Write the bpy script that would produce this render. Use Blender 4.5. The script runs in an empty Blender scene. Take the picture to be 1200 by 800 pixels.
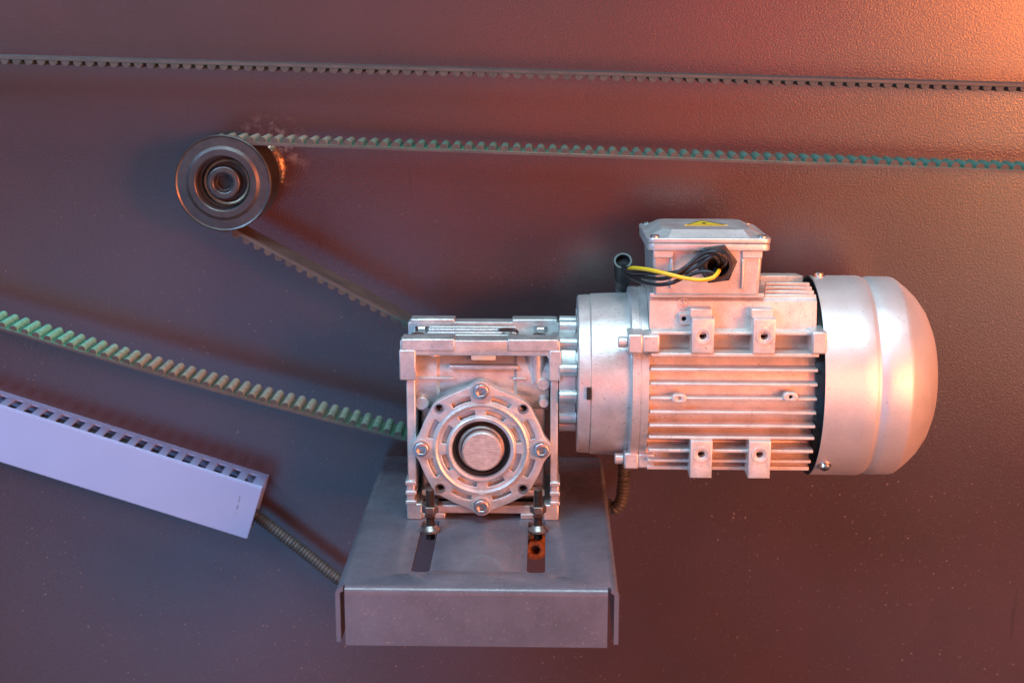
import bpy, bmesh, math, random
from mathutils import Vector, Matrix
random.seed(7)
R = math.radians
PI = math.pi
S = bpy.context.scene
C = S.collection

# ------------------------------------------------------------------ camera
FPX = 1700.0                      # focal length in units of a 1200 wide frame
PITCH = R(13.1); YAW = R(1.35)
CAM = Vector((0.0, -1.239, 1.2))
cd = bpy.data.cameras.new('camera'); cam = bpy.data.objects.new('camera', cd); C.objects.link(cam)
cam.location = CAM
cam.rotation_euler = (PI/2 - PITCH, 0, YAW)
cd.sensor_width = 36; cd.lens = 36*FPX/1200
cd.clip_start = 0.02; cd.clip_end = 50
cd.dof.use_dof = True; cd.dof.focus_distance = 1.10; cd.dof.aperture_fstop = 7.1
S.camera = cam
CM = cam.rotation_euler.to_matrix()

# ------------------------------------------------------------------ world and lamps
w = bpy.data.worlds.new('World'); S.world = w; w.use_nodes = True
bg = w.node_tree.nodes['Background']
bg.inputs[0].default_value = (0.95, 0.92, 0.90, 1); bg.inputs[1].default_value = 0.17

def lamp(name, loc, target, size, energy, col, sizey=None):
    d = bpy.data.lights.new(name, 'AREA'); d.energy = energy; d.color = col
    d.shape = 'RECTANGLE'; d.size = size; d.size_y = sizey or size
    o = bpy.data.objects.new(name, d); C.objects.link(o)
    o.location = loc
    o.rotation_euler = (Vector(target)-Vector(loc)).to_track_quat('-Z', 'Y').to_euler()
    return o
lamp('overhead_lamp', (0.0, -0.95, 2.75), (0.08, -0.1, 0.85), 1.3, 38, (0.55, 0.88, 1.0), 0.8)
lamp('warm_lamp_right', (1.75, -1.6, 1.05), (0.1, -0.1, 0.9), 1.0, 45, (1.0, 0.20, 0.08), 1.3)
lamp('orange_side_lamp', (2.1, -.75, 1.0), (0.3, -0.1, 0.9), 0.8, 8, (1.0, 0.30, 0.03), 0.9)
lamp('cool_lamp_left', (-1.2, -1.4, 2.0), (-.2, 0, .9), 0.8, 32, (0.34, 0.62, 0.94), 0.6)
lamp('blue_side_lamp', (-1.9, -1.2, 1.1), (-.3, 0, .8), 0.9, 3, (0.05, 0.25, 1.0), 0.9)
lamp('orange_lamp', (1.15, -1.85, 1.30), (0.3, 0, 1.2), 0.24, 19, (1.0, 0.19, 0.015), 0.30)
lamp('added_blue_back_fill', (-1.05, -3.0, .0), (-.5, 0, 0.6), 1.2, 7.0, (0.02, 0.42, 1.0), 1.3)  # added area light, tints the wall's lower-left reflection blue
lamp('added_blue_low_fill', (-1.0, -3.0, -.85), (-.5, 0, 0.6), 1.3, 2.8, (0.02, 0.44, 1.0), 0.6)  # added low down, carries the blue wall reflection to the bottom
lamp('added_warm_middle_fill', (.15, -3.0, .85), (0, 0, 0.8), 1.0, 5, (1.0, 0.10, 0.03), 0.5)  # added behind the camera to warm the middle of the wall
lamp('added_red_spot_fill', (0.80, -3.0, 1.32), (.25, 0, 1.15), 0.36, 6, (1.0, 0.03, 0.0), 0.5)  # small added light for the red patch mirrored at the wall's upper right
lamp('added_peach_back_fill', (1.6, -2.6, .95), (.4, 0, .9), 1.5, 19, (1.0, 0.68, 0.42), 1.2)  # large added light, mirrored as the pinkish patch on the wall's right

S.view_settings.view_transform = 'Standard'; S.view_settings.look = 'None'
S.view_settings.exposure = 0.0; S.view_settings.gamma = 1.0
S.render.resolution_x = 1024; S.render.resolution_y = 682
S.render.engine = 'CYCLES'

# ------------------------------------------------------------------ helpers
def P(px, py, y):
    """where the sight line through a point of the 1200 x 800 photograph meets the real vertical plane at depth y"""
    d = CM @ Vector(((px-600)/FPX, (400-py)/FPX, -1.0))
    t = (y-CAM.y)/d.y
    return CAM + d*t

class MB:
    def __init__(s): s.v = []; s.f = []
    def add(s, vs, fs):
        b = len(s.v); s.v += [Vector(p) for p in vs]; s.f += [tuple(i+b for i in f) for f in fs]; return s
    def box(s, x0, x1, y0, y1, z0, z1):
        return s.add([(x0,y0,z0),(x1,y0,z0),(x1,y1,z0),(x0,y1,z0),(x0,y0,z1),(x1,y0,z1),(x1,y1,z1),(x0,y1,z1)],
            [(0,3,2,1),(4,5,6,7),(0,1,5,4),(1,2,6,5),(2,3,7,6),(3,0,4,7)])
    def lathe(s, prof, M, n=48, closed=False):
        """prof: list of (h, r); axis = local Z of M"""
        vs = []; fs = []; m = len(prof)
        for h, r in prof:
            for k in range(n):
                a = 2*PI*k/n; vs.append(M @ Vector((r*math.cos(a), r*math.sin(a), h)))
        rng = m if closed else m-1
        for i in range(rng):
            j = (i+1) % m
            for k in range(n):
                l = (k+1) % n
                fs.append((i*n+k, i*n+l, j*n+l, j*n+k))
        if not closed:
            fs.append(tuple(range(n-1, -1, -1))); fs.append(tuple((m-1)*n+k for k in range(n)))
        return s.add(vs, fs)
    def tube(s, pts, rad, n=10, up=None):
        """rad: number or list"""
        vs = []; fs = []; m = len(pts); pts = [Vector(p) for p in pts]
        t0 = (pts[1]-pts[0]).normalized()
        nrm = t0.orthogonal().normalized()
        for i, p in enumerate(pts):
            t = (pts[min(i+1, m-1)]-pts[max(i-1, 0)]).normalized()
            nrm = (nrm - t*nrm.dot(t)).normalized(); b = t.cross(nrm)
            r = rad[i] if isinstance(rad, (list, tuple)) else rad
            for k in range(n):
                a = 2*PI*k/n; vs.append(p + (nrm*math.cos(a)+b*math.sin(a))*r)
        for i in range(m-1):
            for k in range(n):
                l = (k+1) % n; fs.append((i*n+k, i*n+l, (i+1)*n+l, (i+1)*n+k))
        fs.append(tuple(range(n-1, -1, -1))); fs.append(tuple((m-1)*n+k for k in range(n)))
        return s.add(vs, fs)
    def prism(s, poly, M, h):
        """poly in local XY (ccw), extruded 0..h along local Z"""
        n = len(poly)
        vs = [M @ Vector((x, y, 0)) for x, y in poly] + [M @ Vector((x, y, h)) for x, y in poly]
        fs = [tuple(range(n-1, -1, -1)), tuple(range(n, 2*n))]
        for i in range(n):
            j = (i+1) % n; fs.append((i, j, n+j, n+i))
        return s.add(vs, fs)
    def mesh(s, mats=None, off=Vector((0,0,0)), name='m', ang=32):
        me = bpy.data.meshes.new(name)
        me.from_pydata([v-off for v in s.v], [], s.f); me.validate()
        bm = bmesh.new(); bm.from_mesh(me); bmesh.ops.recalc_face_normals(bm, faces=bm.faces); bm.to_mesh(me); bm.free()
        me.shade_smooth(); me.set_sharp_from_angle(angle=R(ang))
        if mats: me.materials.append(mats)
        return me

def plate(outer, holes, thick, bevel, M, mat=None, res=2):
    """flat plate with holes: local XY outline, thickness 0..thick along local Z, edges rounded by bevel"""
    cu = bpy.data.curves.new('tmp', 'CURVE'); cu.dimensions = '2D'; cu.fill_mode = 'BOTH'
    cu.extrude = max(thick/2-bevel, 1e-6); cu.bevel_depth = bevel; cu.bevel_resolution = res; cu.offset = -bevel
    for poly in [outer]+list(holes):
        sp = cu.splines.new('POLY'); sp.points.add(len(poly)-1); sp.use_cyclic_u = True
        for i, (x, y) in enumerate(poly): sp.points[i].co = (x, y, 0, 1)
    o = bpy.data.objects.new('tmp', cu); C.objects.link(o)
    dg = bpy.context.evaluated_depsgraph_get()
    me = bpy.data.meshes.new_from_object(o.evaluated_get(dg))
    mb = MB()
    mb.add([M @ (v.co + Vector((0, 0, thick/2))) for v in me.vertices], [tuple(p.vertices) for p in me.polygons])
    bpy.data.objects.remove(o); bpy.data.curves.remove(cu); bpy.data.meshes.remove(me)
    bm = bmesh.new(); vs = [bm.verts.new(v) for v in mb.v]
    for f in mb.f:
        try: bm.faces.new([vs[i] for i in f])
        except ValueError: pass
    bmesh.ops.remove_doubles(bm, verts=bm.verts, dist=2e-6)
    bm.verts.index_update()
    r = MB(); r.v = [v.co.copy() for v in bm.verts]; r.f = [tuple(v.index for v in f.verts) for f in bm.faces]; bm.free()
    return r

XF = None
W = {}                                        # world position of each object's origin
def thing(name, label, cat, loc, group=None):
    o = bpy.data.objects.new(name, None); C.objects.link(o); o.location = loc; o.empty_display_size = .02
    o['label'] = label; o['category'] = cat
    if group: o['group'] = group
    W[o.name] = Vector(loc); return o
def part(name, mb, mat, parent, label=None, bev=0, ang=32, kind=None):
    off = W[parent.name] if parent else Vector((0,0,0))
    if XF is not None: mb.v = [XF @ Vector(v) for v in mb.v]
    me = mb.mesh(mat, off, name, ang)
    o = bpy.data.objects.new(name, me); C.objects.link(o)
    if parent: o.parent = parent
    W[o.name] = off.copy()
    if bev:
        b = o.modifiers.new('bevel', 'BEVEL'); b.width = bev; b.segments = 2; b.limit_method = 'ANGLE'; b.angle_limit = R(35); b.harden_normals = False
    if label: o['label'] = label
    if kind: o['kind'] = kind
    return o
def place(name, me, loc, parent, rot=None, bev=0, label=None):
    """a part that shares mesh data, at a world position"""
    o = bpy.data.objects.new(name, me); C.objects.link(o); o.parent = parent
    o.location = Vector(loc)-W[parent.name]
    if rot is not None: o.rotation_euler = rot
    W[o.name] = Vector(loc)
    if bev:
        b = o.modifiers.new('bevel', 'BEVEL'); b.width = bev; b.segments = 2; b.limit_method = 'ANGLE'
    if label: o['label'] = label
    return o
def circ(x, y, r, n=32, a0=0): return [(x+r*math.cos(a0+2*PI*k/n), y+r*math.sin(a0+2*PI*k/n)) for k in range(n)]
def rrect(x0, x1, y0, y1, r, n=5):
    p = []
    for cx, cy, a in ((x1-r, y0+r, -PI/2), (x1-r, y1-r, 0), (x0+r, y1-r, PI/2), (x0+r, y0+r, PI)):
        for k in range(n+1):
            t = a+PI/2*k/n; p.append((cx+r*math.cos(t), cy+r*math.sin(t)))
    return p
def FRONT(y):   # local XY -> world X,Z ; local Z -> towards the viewer (-Y); origin depth y
    return Matrix(((1,0,0,0),(0,0,-1,y),(0,1,0,0),(0,0,0,1)))
def AXX(x, y, z):   # local Z -> +X
    return Matrix(((0,0,1,x),(1,0,0,y),(0,1,0,z),(0,0,0,1)))
def AXF(x, y, z):   # local Z -> -Y
    return Matrix(((1,0,0,x),(0,0,-1,y),(0,1,0,z),(0,0,0,1)))
def AXU(x, y, z): return Matrix.Translation((x, y, z))
def smooth_path(pts, step=0.004):
    pts = [Vector(p) for p in pts]; out = []
    q = [pts[0]*2-pts[1]]+pts+[pts[-1]*2-pts[-2]]
    for i in range(1, len(q)-2):
        n = max(2, int((q[i+1]-q[i]).length/step))
        for k in range(n):
            t = k/n
            a, b, c, d = q[i-1], q[i], q[i+1], q[i+2]
            out.append(0.5*((2*b)+(c-a)*t+(2*a-5*b+4*c-d)*t*t+(3*b-3*c+d-a)*t**3))
    out.append(pts[-1]); return out

# ------------------------------------------------------------------ materials
def mat(name, col, rough=.5, metal=0.0, bump=0, bscale=400, var=0, vscale=25, spec=.5, coat=0, col2=None, rvar=0, dirt=0, dcol=(.12,.09,.08)):
    m = bpy.data.materials.new(name); m.use_nodes = True; nt = m.node_tree; N = nt.nodes; L = nt.links
    b = N['Principled BSDF']; b.inputs['Base Color'].default_value = (*col, 1); b.inputs['Roughness'].default_value = rough
    b.inputs['Metallic'].default_value = metal; b.inputs['Specular IOR Level'].default_value = spec
    b.inputs['Coat Weight'].default_value = coat
    geo = N.new('ShaderNodeNewGeometry')
    src = None
    if var or col2:
        n = N.new('ShaderNodeTexNoise'); n.inputs['Scale'].default_value = vscale; n.inputs['Detail'].default_value = 6; n.inputs['Roughness'].default_value = .65
        L.new(geo.outputs['Position'], n.inputs['Vector'])
        r = N.new('ShaderNodeValToRGB'); c2 = col2 or tuple(c*(1-var) for c in col)
        r.color_ramp.elements[0].position = .36; r.color_ramp.elements[1].position = .64
        r.color_ramp.elements[0].color = (*c2, 1); r.color_ramp.elements[1].color = (*col, 1)
        L.new(n.outputs['Fac'], r.inputs['Fac']); src = r.outputs['Color']
    if dirt:
        n3 = N.new('ShaderNodeTexNoise'); n3.inputs['Scale'].default_value = 560; n3.inputs['Detail'].default_value = 3
        L.new(geo.outputs['Position'], n3.inputs['Vector'])
        rr = N.new('ShaderNodeValToRGB'); rr.color_ramp.elements[0].position = .64; rr.color_ramp.elements[1].position = .72
        rr.color_ramp.elements[0].color = (0,0,0,1); rr.color_ramp.elements[1].color = (dirt,dirt,dirt,1)
        L.new(n3.outputs['Fac'], rr.inputs['Fac'])
        mx = N.new('ShaderNodeMix'); mx.data_type = 'RGBA'
        L.new(rr.outputs['Color'], mx.inputs[0])
        if src: L.new(src, mx.inputs[6])
        else: mx.inputs[6].default_value = (*col, 1)
        mx.inputs[7].default_value = (*dcol, 1); src = mx.outputs[2]
    if src: L.new(src, b.inputs['Base Color'])
    if rvar:
        n4 = N.new('ShaderNodeTexNoise'); n4.inputs['Scale'].default_value = 60; n4.inputs['Detail'].default_value = 5
        L.new(geo.outputs['Position'], n4.inputs['Vector'])
        mr = N.new('ShaderNodeMapRange'); mr.inputs[1].default_value = .3; mr.inputs[2].default_value = .7
        mr.inputs[3].default_value = rough-rvar; mr.inputs[4].default_value = rough+rvar
        L.new(n4.outputs['Fac'], mr.inputs[0]); L.new(mr.outputs[0], b.inputs['Roughness'])
    if bump:
        n2 = N.new('ShaderNodeTexNoise'); n2.inputs['Scale'].default_value = bscale; n2.inputs['Detail'].default_value = 3
        L.new(geo.outputs['Position'], n2.inputs['Vector'])
        bp = N.new('ShaderNodeBump'); bp.inputs['Strength'].default_value = bump; bp.inputs['Distance'].default_value = .0006
        L.new(n2.outputs['Fac'], bp.inputs['Height']); L.new(bp.outputs[0], b.inputs['Normal'])
    return m

def belt_mat(name, green, worn, fresh):
    """belt facing: dusty grey brown where it is worn along its run, fresh green elsewhere"""
    m = mat(name, green, .72, 0, bump=.5, bscale=900); nt = m.node_tree; N = nt.nodes; L = nt.links
    g = N.new('ShaderNodeNewGeometry'); sp = N.new('ShaderNodeSeparateXYZ'); L.new(g.outputs['Position'], sp.inputs[0])
    r = N.new('ShaderNodeMapRange'); r.inputs[1].default_value = -.5; r.inputs[2].default_value = .5; L.new(sp.outputs[0], r.inputs[0])
    n = N.new('ShaderNodeTexNoise'); n.inputs['Scale'].default_value = 130; n.inputs['Detail'].default_value = 4; L.new(g.outputs['Position'], n.inputs['Vector'])
    ad = N.new('ShaderNodeMath'); ad.operation = 'MULTIPLY_ADD'; ad.inputs[1].default_value = .14; L.new(n.outputs['Fac'], ad.inputs[0]); L.new(r.outputs[0], ad.inputs[2])
    cr = N.new('ShaderNodeValToRGB'); L.new(ad.outputs[0], cr.inputs['Fac']); e = cr.color_ramp.elements
    e[0].position = .10; e[0].color = (*fresh, 1); e[1].position = .98; e[1].color = (*green, 1)
    for p, c in ((.16, fresh), (.24, worn), (.37, worn), (.46, green), (.60, (.12,.15,.11)), (.8, (.07,.14,.11))):
        q = e.new(p); q.color = (*c, 1)
    # lighter rubbed fibres
    n2 = N.new('ShaderNodeTexNoise'); n2.inputs['Scale'].default_value = 420; L.new(g.outputs['Position'], n2.inputs['Vector'])
    mr = N.new('ShaderNodeMapRange'); mr.inputs[1].default_value = .35; mr.inputs[2].default_value = .7; mr.inputs[3].default_value = .75; mr.inputs[4].default_value = 1.3; L.new(n2.outputs['Fac'], mr.inputs[0])
    vm = N.new('ShaderNodeVectorMath'); vm.operation = 'SCALE'; L.new(cr.outputs[0], vm.inputs[0]); L.new(mr.outputs[0], vm.inputs['Scale'])
    L.new(vm.outputs[0], N['Principled BSDF'].inputs['Base Color']); return m

M_cast = mat('cast_aluminium', (.66,.64,.63), .38, .68, bump=.38, bscale=900, var=.24, vscale=60, rvar=.09, dirt=.35)
M_casing = mat('silver_paint', (.70,.67,.66), .38, .62, bump=.24, bscale=700, var=.20, vscale=55, rvar=.10, dirt=.55)
M_cover = mat('silver_sheet', (.74,.70,.69), .43, .60, bump=.10, bscale=500, var=.07, vscale=18, rvar=.05, dirt=.30)
M_fin = mat('silver_paint_fin', (.77,.70,.66), .40, .52, bump=.28, bscale=700, var=.22, vscale=75, rvar=.08, dirt=.55)
M_cut = mat('machined_steel', (.58,.55,.53), .32, 1.0, bump=.25, bscale=600, var=.35, vscale=160)
M_zinc = mat('zinc_steel', (.62,.60,.60), .28, 1.0, bump=.12, bscale=900, var=.2, vscale=150)
M_bracket = mat('bracket_paint', (.125,.118,.148), .30, .10, bump=.16, bscale=650, var=.22, vscale=26, rvar=.10, dirt=.30, dcol=(.36,.32,.32), coat=.12)
M_black = mat('black_plastic', (.018,.018,.020), .38, 0, bump=.15, bscale=600)
M_hole = mat('dark_bore', (.012,.010,.010), .8)
M_rubber = mat('black_rubber', (.02,.018,.018), .42, 0, bump=.2)
M_conduit = mat('conduit_plastic', (.075,.072,.070), .5, 0, bump=.2, var=.4, vscale=90)
M_duct = mat('grey_duct_plastic', (.29,.37,.62), .42, 0, bump=.06, bscale=300, var=.05, vscale=12, dirt=.25, dcol=(.3,.28,.32))
M_pulley = mat('blackened_steel', (.10,.085,.085), .36, .75, bump=.18, bscale=500, var=.3, vscale=50, rvar=.08, dirt=.3, dcol=(.2,.15,.12))
M_ring = mat('worn_steel_ring', (.36,.28,.20), .35, .9, var=.4, vscale=120)
M_rust = mat('rusty_steel', (.34,.12,.04), .6, .4, var=.6, vscale=300, bump=.4)
M_stud = mat('oiled_stud_steel', (.16,.12,.11), .35, .85, var=.4, vscale=200)
M_nut = mat('greasy_nut_steel', (.34,.28,.26), .34, .9, var=.4, vscale=300)
M_beltback = mat('belt_rubber', (.050,.042,.042), .5, 0, bump=.3, bscale=700, col2=(.085,.065,.058), vscale=40)
M_green = belt_mat('belt_valley', (.03,.13,.085), (.085,.08,.06), (.06,.22,.15))
M_tooth = belt_mat('dusty_belt_tooth', (.07,.16,.12), (.27,.24,.19), (.16,.42,.30))
M_beltside = mat('cut_belt_edge', (.040,.034,.031), .6, 0, bump=.3, col2=(.075,.058,.048), vscale=150)
M_darkface = mat('dark_belt_facing', (.03,.05,.04), .7, 0, bump=.3)
M_toothdark = mat('dark_belt_tooth', (.055,.048,.042), .6, 0, bump=.4, bscale=900, col2=(.05,.08,.065), vscale=30)
M_yellow = mat('yellow_wire_insulation', (.85,.52,.02), .35)
M_wire = mat('black_wire_insulation', (.02,.018,.02), .33)
M_blue = mat('blue_wire_insulation', (.10,.20,.38), .35)
M_sticker = mat('yellow_sticker', (.85,.55,.03), .45)
M_glint = mat('pale_mint_glint', (.72,.86,.80), .25, .1)  # pale colour of a bright reflection, painted on a plate
M_ink = mat('black_ink', (.02,.02,.02), .5)

def wall_material():
    m = bpy.data.materials.new('painted_sheet_wall'); m.use_nodes = True; nt = m.node_tree; N = nt.nodes; L = nt.links
    b = N['Principled BSDF']; geo = N.new('ShaderNodeNewGeometry'); pos = geo.outputs['Position']
    b.inputs['Specular IOR Level'].default_value = .75
    def noise(scale, det=4, ro=.6):
        n = N.new('ShaderNodeTexNoise'); n.inputs['Scale'].default_value = scale; n.inputs['Detail'].default_value = det
        n.inputs['Roughness'].default_value = ro; L.new(pos, n.inputs['Vector']); return n.outputs['Fac']
    def ramp(src, a, c, va=0., vb=1.):
        r = N.new('ShaderNodeMapRange'); r.inputs[1].default_value = a; r.inputs[2].default_value = c
        r.inputs[3].default_value = va; r.inputs[4].default_value = vb; L.new(src, r.inputs[0]); return r.outputs[0]
    def math_(op, a, c):
        n = N.new('ShaderNodeMath'); n.operation = op
        for i, s in enumerate((a, c)):
            if isinstance(s, (int, float)): n.inputs[i].default_value = s
            else: L.new(s, n.inputs[i])
        return n.outputs[0]
    def mix(f, a, c):
        n = N.new('ShaderNodeMix'); n.data_type = 'RGBA'; L.new(f, n.inputs[0])
        for i, s in ((6, a), (7, c)):
            if isinstance(s, tuple): n.inputs[i].default_value = (*s, 1)
            else: L.new(s, n.inputs[i])
        return n.outputs[2]
    base = mix(ramp(noise(6, 5), .35, .65), (.058,.033,.035), (.070,.035,.038))
    # pale dust specks of two sizes
    def specks(scale, rad, keep):
        v = N.new('ShaderNodeTexVoronoi'); v.inputs['Scale'].default_value = scale; L.new(pos, v.inputs['Vector'])
        d = ramp(v.outputs['Distance'], rad, rad*.55)
        sep = N.new('ShaderNodeSeparateColor'); L.new(v.outputs['Color'], sep.inputs[0])
        k = ramp(sep.outputs[0], keep, keep+.02)
        k = math_('MULTIPLY', k, ramp(sep.outputs[1], 0, 1, .2, 1))
        return math_('MULTIPLY', d, k)
    sp = math_('MAXIMUM', specks(88, .085, .60), specks(170, .14, .55))
    sp = math_('MAXIMUM', sp, math_('MULTIPLY', specks(420, .22, .55), .55))
    sp = math_('MULTIPLY', sp, ramp(noise(7, 3), .38, .60, .25, 1))
    sxyz = N.new('ShaderNodeSeparateXYZ'); L.new(pos, sxyz.inputs[0])
    sp = math_('MULTIPLY', sp, ramp(sxyz.outputs[2], 1.08, .75, .12, 1))
    base = mix(math_('MULTIPLY', sp, .60), base, (.36,.27,.26))
    # thin vertical scratches / drip marks
    mp = N.new('ShaderNodeMapping'); mp.inputs['Scale'].default_value = (90, 90, 7); L.new(pos, mp.inputs['Vector'])
    n5 = N.new('ShaderNodeTexNoise'); n5.inputs['Scale'].default_value = 1; n5.inputs['Detail'].default_value = 2; L.new(mp.outputs[0], n5.inputs['Vector'])
    base = mix(ramp(n5.outputs['Fac'], .72, .80, 0, .35), base, (.018,.012,.014))
    sc = P(318, 178, 0)
    vm = N.new('ShaderNodeVectorMath'); vm.operation = 'DISTANCE'; L.new(pos, vm.inputs[0]); vm.inputs[1].default_value = sc
    scf = math_('MULTIPLY', ramp(vm.outputs['Value'], .036, .012), ramp(noise(95, 5, .7), .50, .62))
    base = mix(math_('MULTIPLY', scf, .5), base, (.40,.30,.27))
    L.new(base, b.inputs['Base Color'])
    L.new(math_('ADD', ramp(noise(4, 4), .35, .65, .17, .24), math_('MULTIPLY', sp, .3)), b.inputs['Roughness'])
    bp = N.new('ShaderNodeBump'); bp.inputs['Strength'].default_value = .32; bp.inputs['Distance'].default_value = .0006
    L.new(noise(640, 3, .55), bp.inputs['Height'])
    bp2 = N.new('ShaderNodeBump'); bp2.inputs['Strength'].default_value = .12; bp2.inputs['Distance'].default_value = .02
    L.new(noise(3.2, 2, .4), bp2.inputs['Height']); L.new(bp2.outputs[0], bp.inputs['Normal'])
    L.new(bp.outputs[0], b.inputs['Normal'])
    return m
M_wall = wall_material()

# ------------------------------------------------------------------ the wall
mb = MB().box(-2.2, 2.2, 0, .012, -.6, 2.6)
o = part('wall', mb, M_wall, None); o['kind'] = 'structure'

# ------------------------------------------------------------------ belts
PITCHM = .0098
TH = .0026
YB0, YB1 = -.066, -.034          # front and back edge of the belts
def tooth_mesh(m, h=.0041, wb=.0069):
    prof = []
    for k in range(9):
        a = PI*k/8
        x = -math.cos(a)*wb/2*(1-.10*math.sin(a)); z = math.sin(a)**.75*h
        prof.append((x, z))
    prof = [(prof[0][0]-.0006, -.0002)]+prof+[(prof[-1][0]+.0006, -.0002)]
    # local: X along belt, Z outwards, Y across
    mb = MB(); n = len(prof)
    vs = [(x, 0, z) for x, z in prof]+[(x, YB1-YB0, z) for x, z in prof]
    fs = [tuple(range(n-1, -1, -1)), tuple(range(n, 2*n))]+[(i, (i+1) % n, n+(i+1) % n, n+i) for i in range(n)]
    mb.add(vs, fs); me = mb.mesh(m, name='tooth', ang=50); me.materials.append(M_beltside)
    for p in me.polygons:
        if len(p.vertices) > 4: p.material_index = 1
    return me
def belt(root, path, side, toothmat, bandmat, inner):
    """path: list of (x,z) along the pitch line; teeth stand on side * left normal"""
    pts = [Vector((x, 0, z)) for x, z in path]; m = len(pts); y0, y1 = YB0, YB1
    vs = []; nr = []
    for i, p in enumerate(pts):
        t = (pts[min(i+1, m-1)]-pts[max(i-1, 0)]).normalized(); nr.append(Vector((-t.z, 0, t.x))*side)
    def strip(a0, a1):
        mbx = MB(); vs = []; fs = []
        for p, n in zip(pts, nr):
            for a, y in ((a0, y0), (a1, y0), (a1, y1), (a0, y1)): q = p+n*a; vs.append((q.x, y, q.z))
        for i in range(m-1):
            for k in range(4):
                l = (k+1) % 4; fs.append((i*4+k, i*4+l, i*4+4+l, i*4+4+k))
        fs += [(3,2,1,0), tuple((m-1)*4+k for k in range(4))]
        return mbx.add(vs, fs)
    part('belt_band', strip(-TH, -.0006), bandmat, root)
    part('belt_facing', strip(-.0006, 0), inner, root)
    tm = tooth_mesh(toothmat)
    s = .004; acc = 0
    for i in range(m-1):
        d = pts[i+1]-pts[i]; l = d.length
        while acc+l >= s:
            q = pts[i]+d*((s-acc)/l)
            t = d.normalized(); n = Vector((-t.z, 0, t.x))*side
            X = t*(1 if side > 0 else -1)
            ang = math.atan2(X.z, X.x)
            place('tooth', tm, (q.x, y0+.0003, q.z), root, (0, -ang, 0))
            s += PITCHM
        acc += l
def xz(px, py, y=YB0): p = P(px, py, y); return Vector((p.x, p.z))

# upper run: teeth hang down
a, b = xz(-120, 61), xz(1320, 104)
def sagline(a, b, n=40, sag=0):
    return [(a.x+(b.x-a.x)*k/n, a.y+(b.y-a.y)*k/n - sag*4*(k/n)*(1-k/n)) for k in range(n+1)]
root = thing('timing_belt', 'straight dark timing belt with its teeth hanging down, crossing the top of the wall', 'belt', (0, -.05, 1.2), 'timing belts')
top_path = [(p[0], p[1]) for p in sagline(xz(-200, 64), xz(1400, 108), 60)]
belt(root, top_path, -1, M_toothdark, M_beltback, M_darkface)

# lower belt: right edge -> idler top -> idler bottom -> drive pulley -> left edge
idc = P(261, 215, -.074); IC = Vector((idc.x, idc.z)); IR = .0335
ra = xz(1400, 206.5)
def tangent_from(pt, c, r, sgn):
    d = c-pt; L_ = d.length; a = math.asin(r/L_)*sgn; base = math.atan2(d.y, d.x)+a
    t = math.sqrt(L_*L_-r*r); return Vector((pt.x+math.cos(base)*t, pt.y+math.sin(base)*t))
tp = tangent_from(ra, IC, IR, -1)
lb = xz(484, 384)
bp_ = tangent_from(lb, IC, IR, 1)
path = [(ra.x+(tp.x-ra.x)*k/60, ra.y+(tp.y-ra.y)*k/60) for k in range(61)]
a0 = math.atan2(tp.y-IC.y, tp.x-IC.x); a1 = math.atan2(bp_.y-IC.y, bp_.x-IC.x)
while a1 < a0: a1 += 2*PI
path += [(IC.x+IR*math.cos(a0+(a1-a0)*k/24), IC.y+IR*math.sin(a0+(a1-a0)*k/24)) for k in range(1, 25)]
d4 = (lb-bp_).normalized()
l3a, l3b = xz(250, 455), xz(477, 514); d3 = (l3b-l3a).normalized()
# drive pulley: circle between the two straight runs, centre behind the gearbox
n4 = Vector((d4.y, -d4.x)); n3 = Vector((-d3.y, d3.x))     # towards the pulley
best = None
for k in range(400):
    r = .02+.0001*k
    A = lb+n4*r; B = l3b+n3*r                 # offset lines
    det = d4.x*(-d3.y)+d3.x*d4.y
    t = ((B.x-A.x)*(-d3.y)+d3.x*(B.y-A.y))/det
    c = A+d4*t
    e = abs(c.x-(-.048))
    if best is None or e < best[0]: best = (e, r, c)
_, DR, DC = best
t4 = DC-n4*DR; t3 = DC-n3*DR
path += [(bp_.x+(t4.x-bp_.x)*k/20, bp_.y+(t4.y-bp_.y)*k/20) for k in range(1, 21)]
b0 = math.atan2(t4.y-DC.y, t4.x-DC.x); b1 = math.atan2(t3.y-DC.y, t3.x-DC.x)
while b1 > b0: b1 -= 2*PI
path += [(DC.x+DR*math.cos(b0+(b1-b0)*k/24), DC.y+DR*math.sin(b0+(b1-b0)*k/24)) for k in range(1, 25)]
lf = [l3a, xz(8, 385), xz(-220, 318)]
sm = smooth_path([(t3.x, 0, t3.y)]+[(q.x, 0, q.y) for q in lf], .02)
path += [(q.x, q.z) for q in sm[1:]]
root = thing('timing_belt', 'green toothed timing belt bent round the flanged idler pulley and passing behind the gearbox', 'belt', (IC.x, -.05, IC.y-.04), 'timing belts')
belt(root, path, -1, M_tooth, M_beltback, M_green)

# ------------------------------------------------------------------ drive pulley behind the gearbox
root = thing('drive_pulley', 'toothed drive pulley on the wall side of the gearbox inside the belt loop', 'pulley', (DC.x, -.05, DC.y))
prof = []
nt_ = max(10, int(2*PI*DR/PITCHM))
pl = []
for k in range(nt_*6):
    a = 2*PI*k/(nt_*6); pl.append((DC.x+(DR-.0045+(.0035 if (k % 6) in (0,1,2) else 0))*math.cos(a), DC.y+(DR-.0045+(.0035 if (k % 6) in (0,1,2) else 0))*math.sin(a)))
part('toothed_rim', MB().prism(pl, FRONT(-.032), .036), M_pulley, root)
for y in (-.069, -.031): part('flange', MB().lathe([(0, DR-.004), (.0015, DR-.004)], AXF(DC.x, y, DC.y), 48), M_pulley, root)
part('hub', MB().lathe([(0, .016), (.0305, .016)], AXF(DC.x, 0, DC.y), 32), M_pulley, root)

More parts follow.
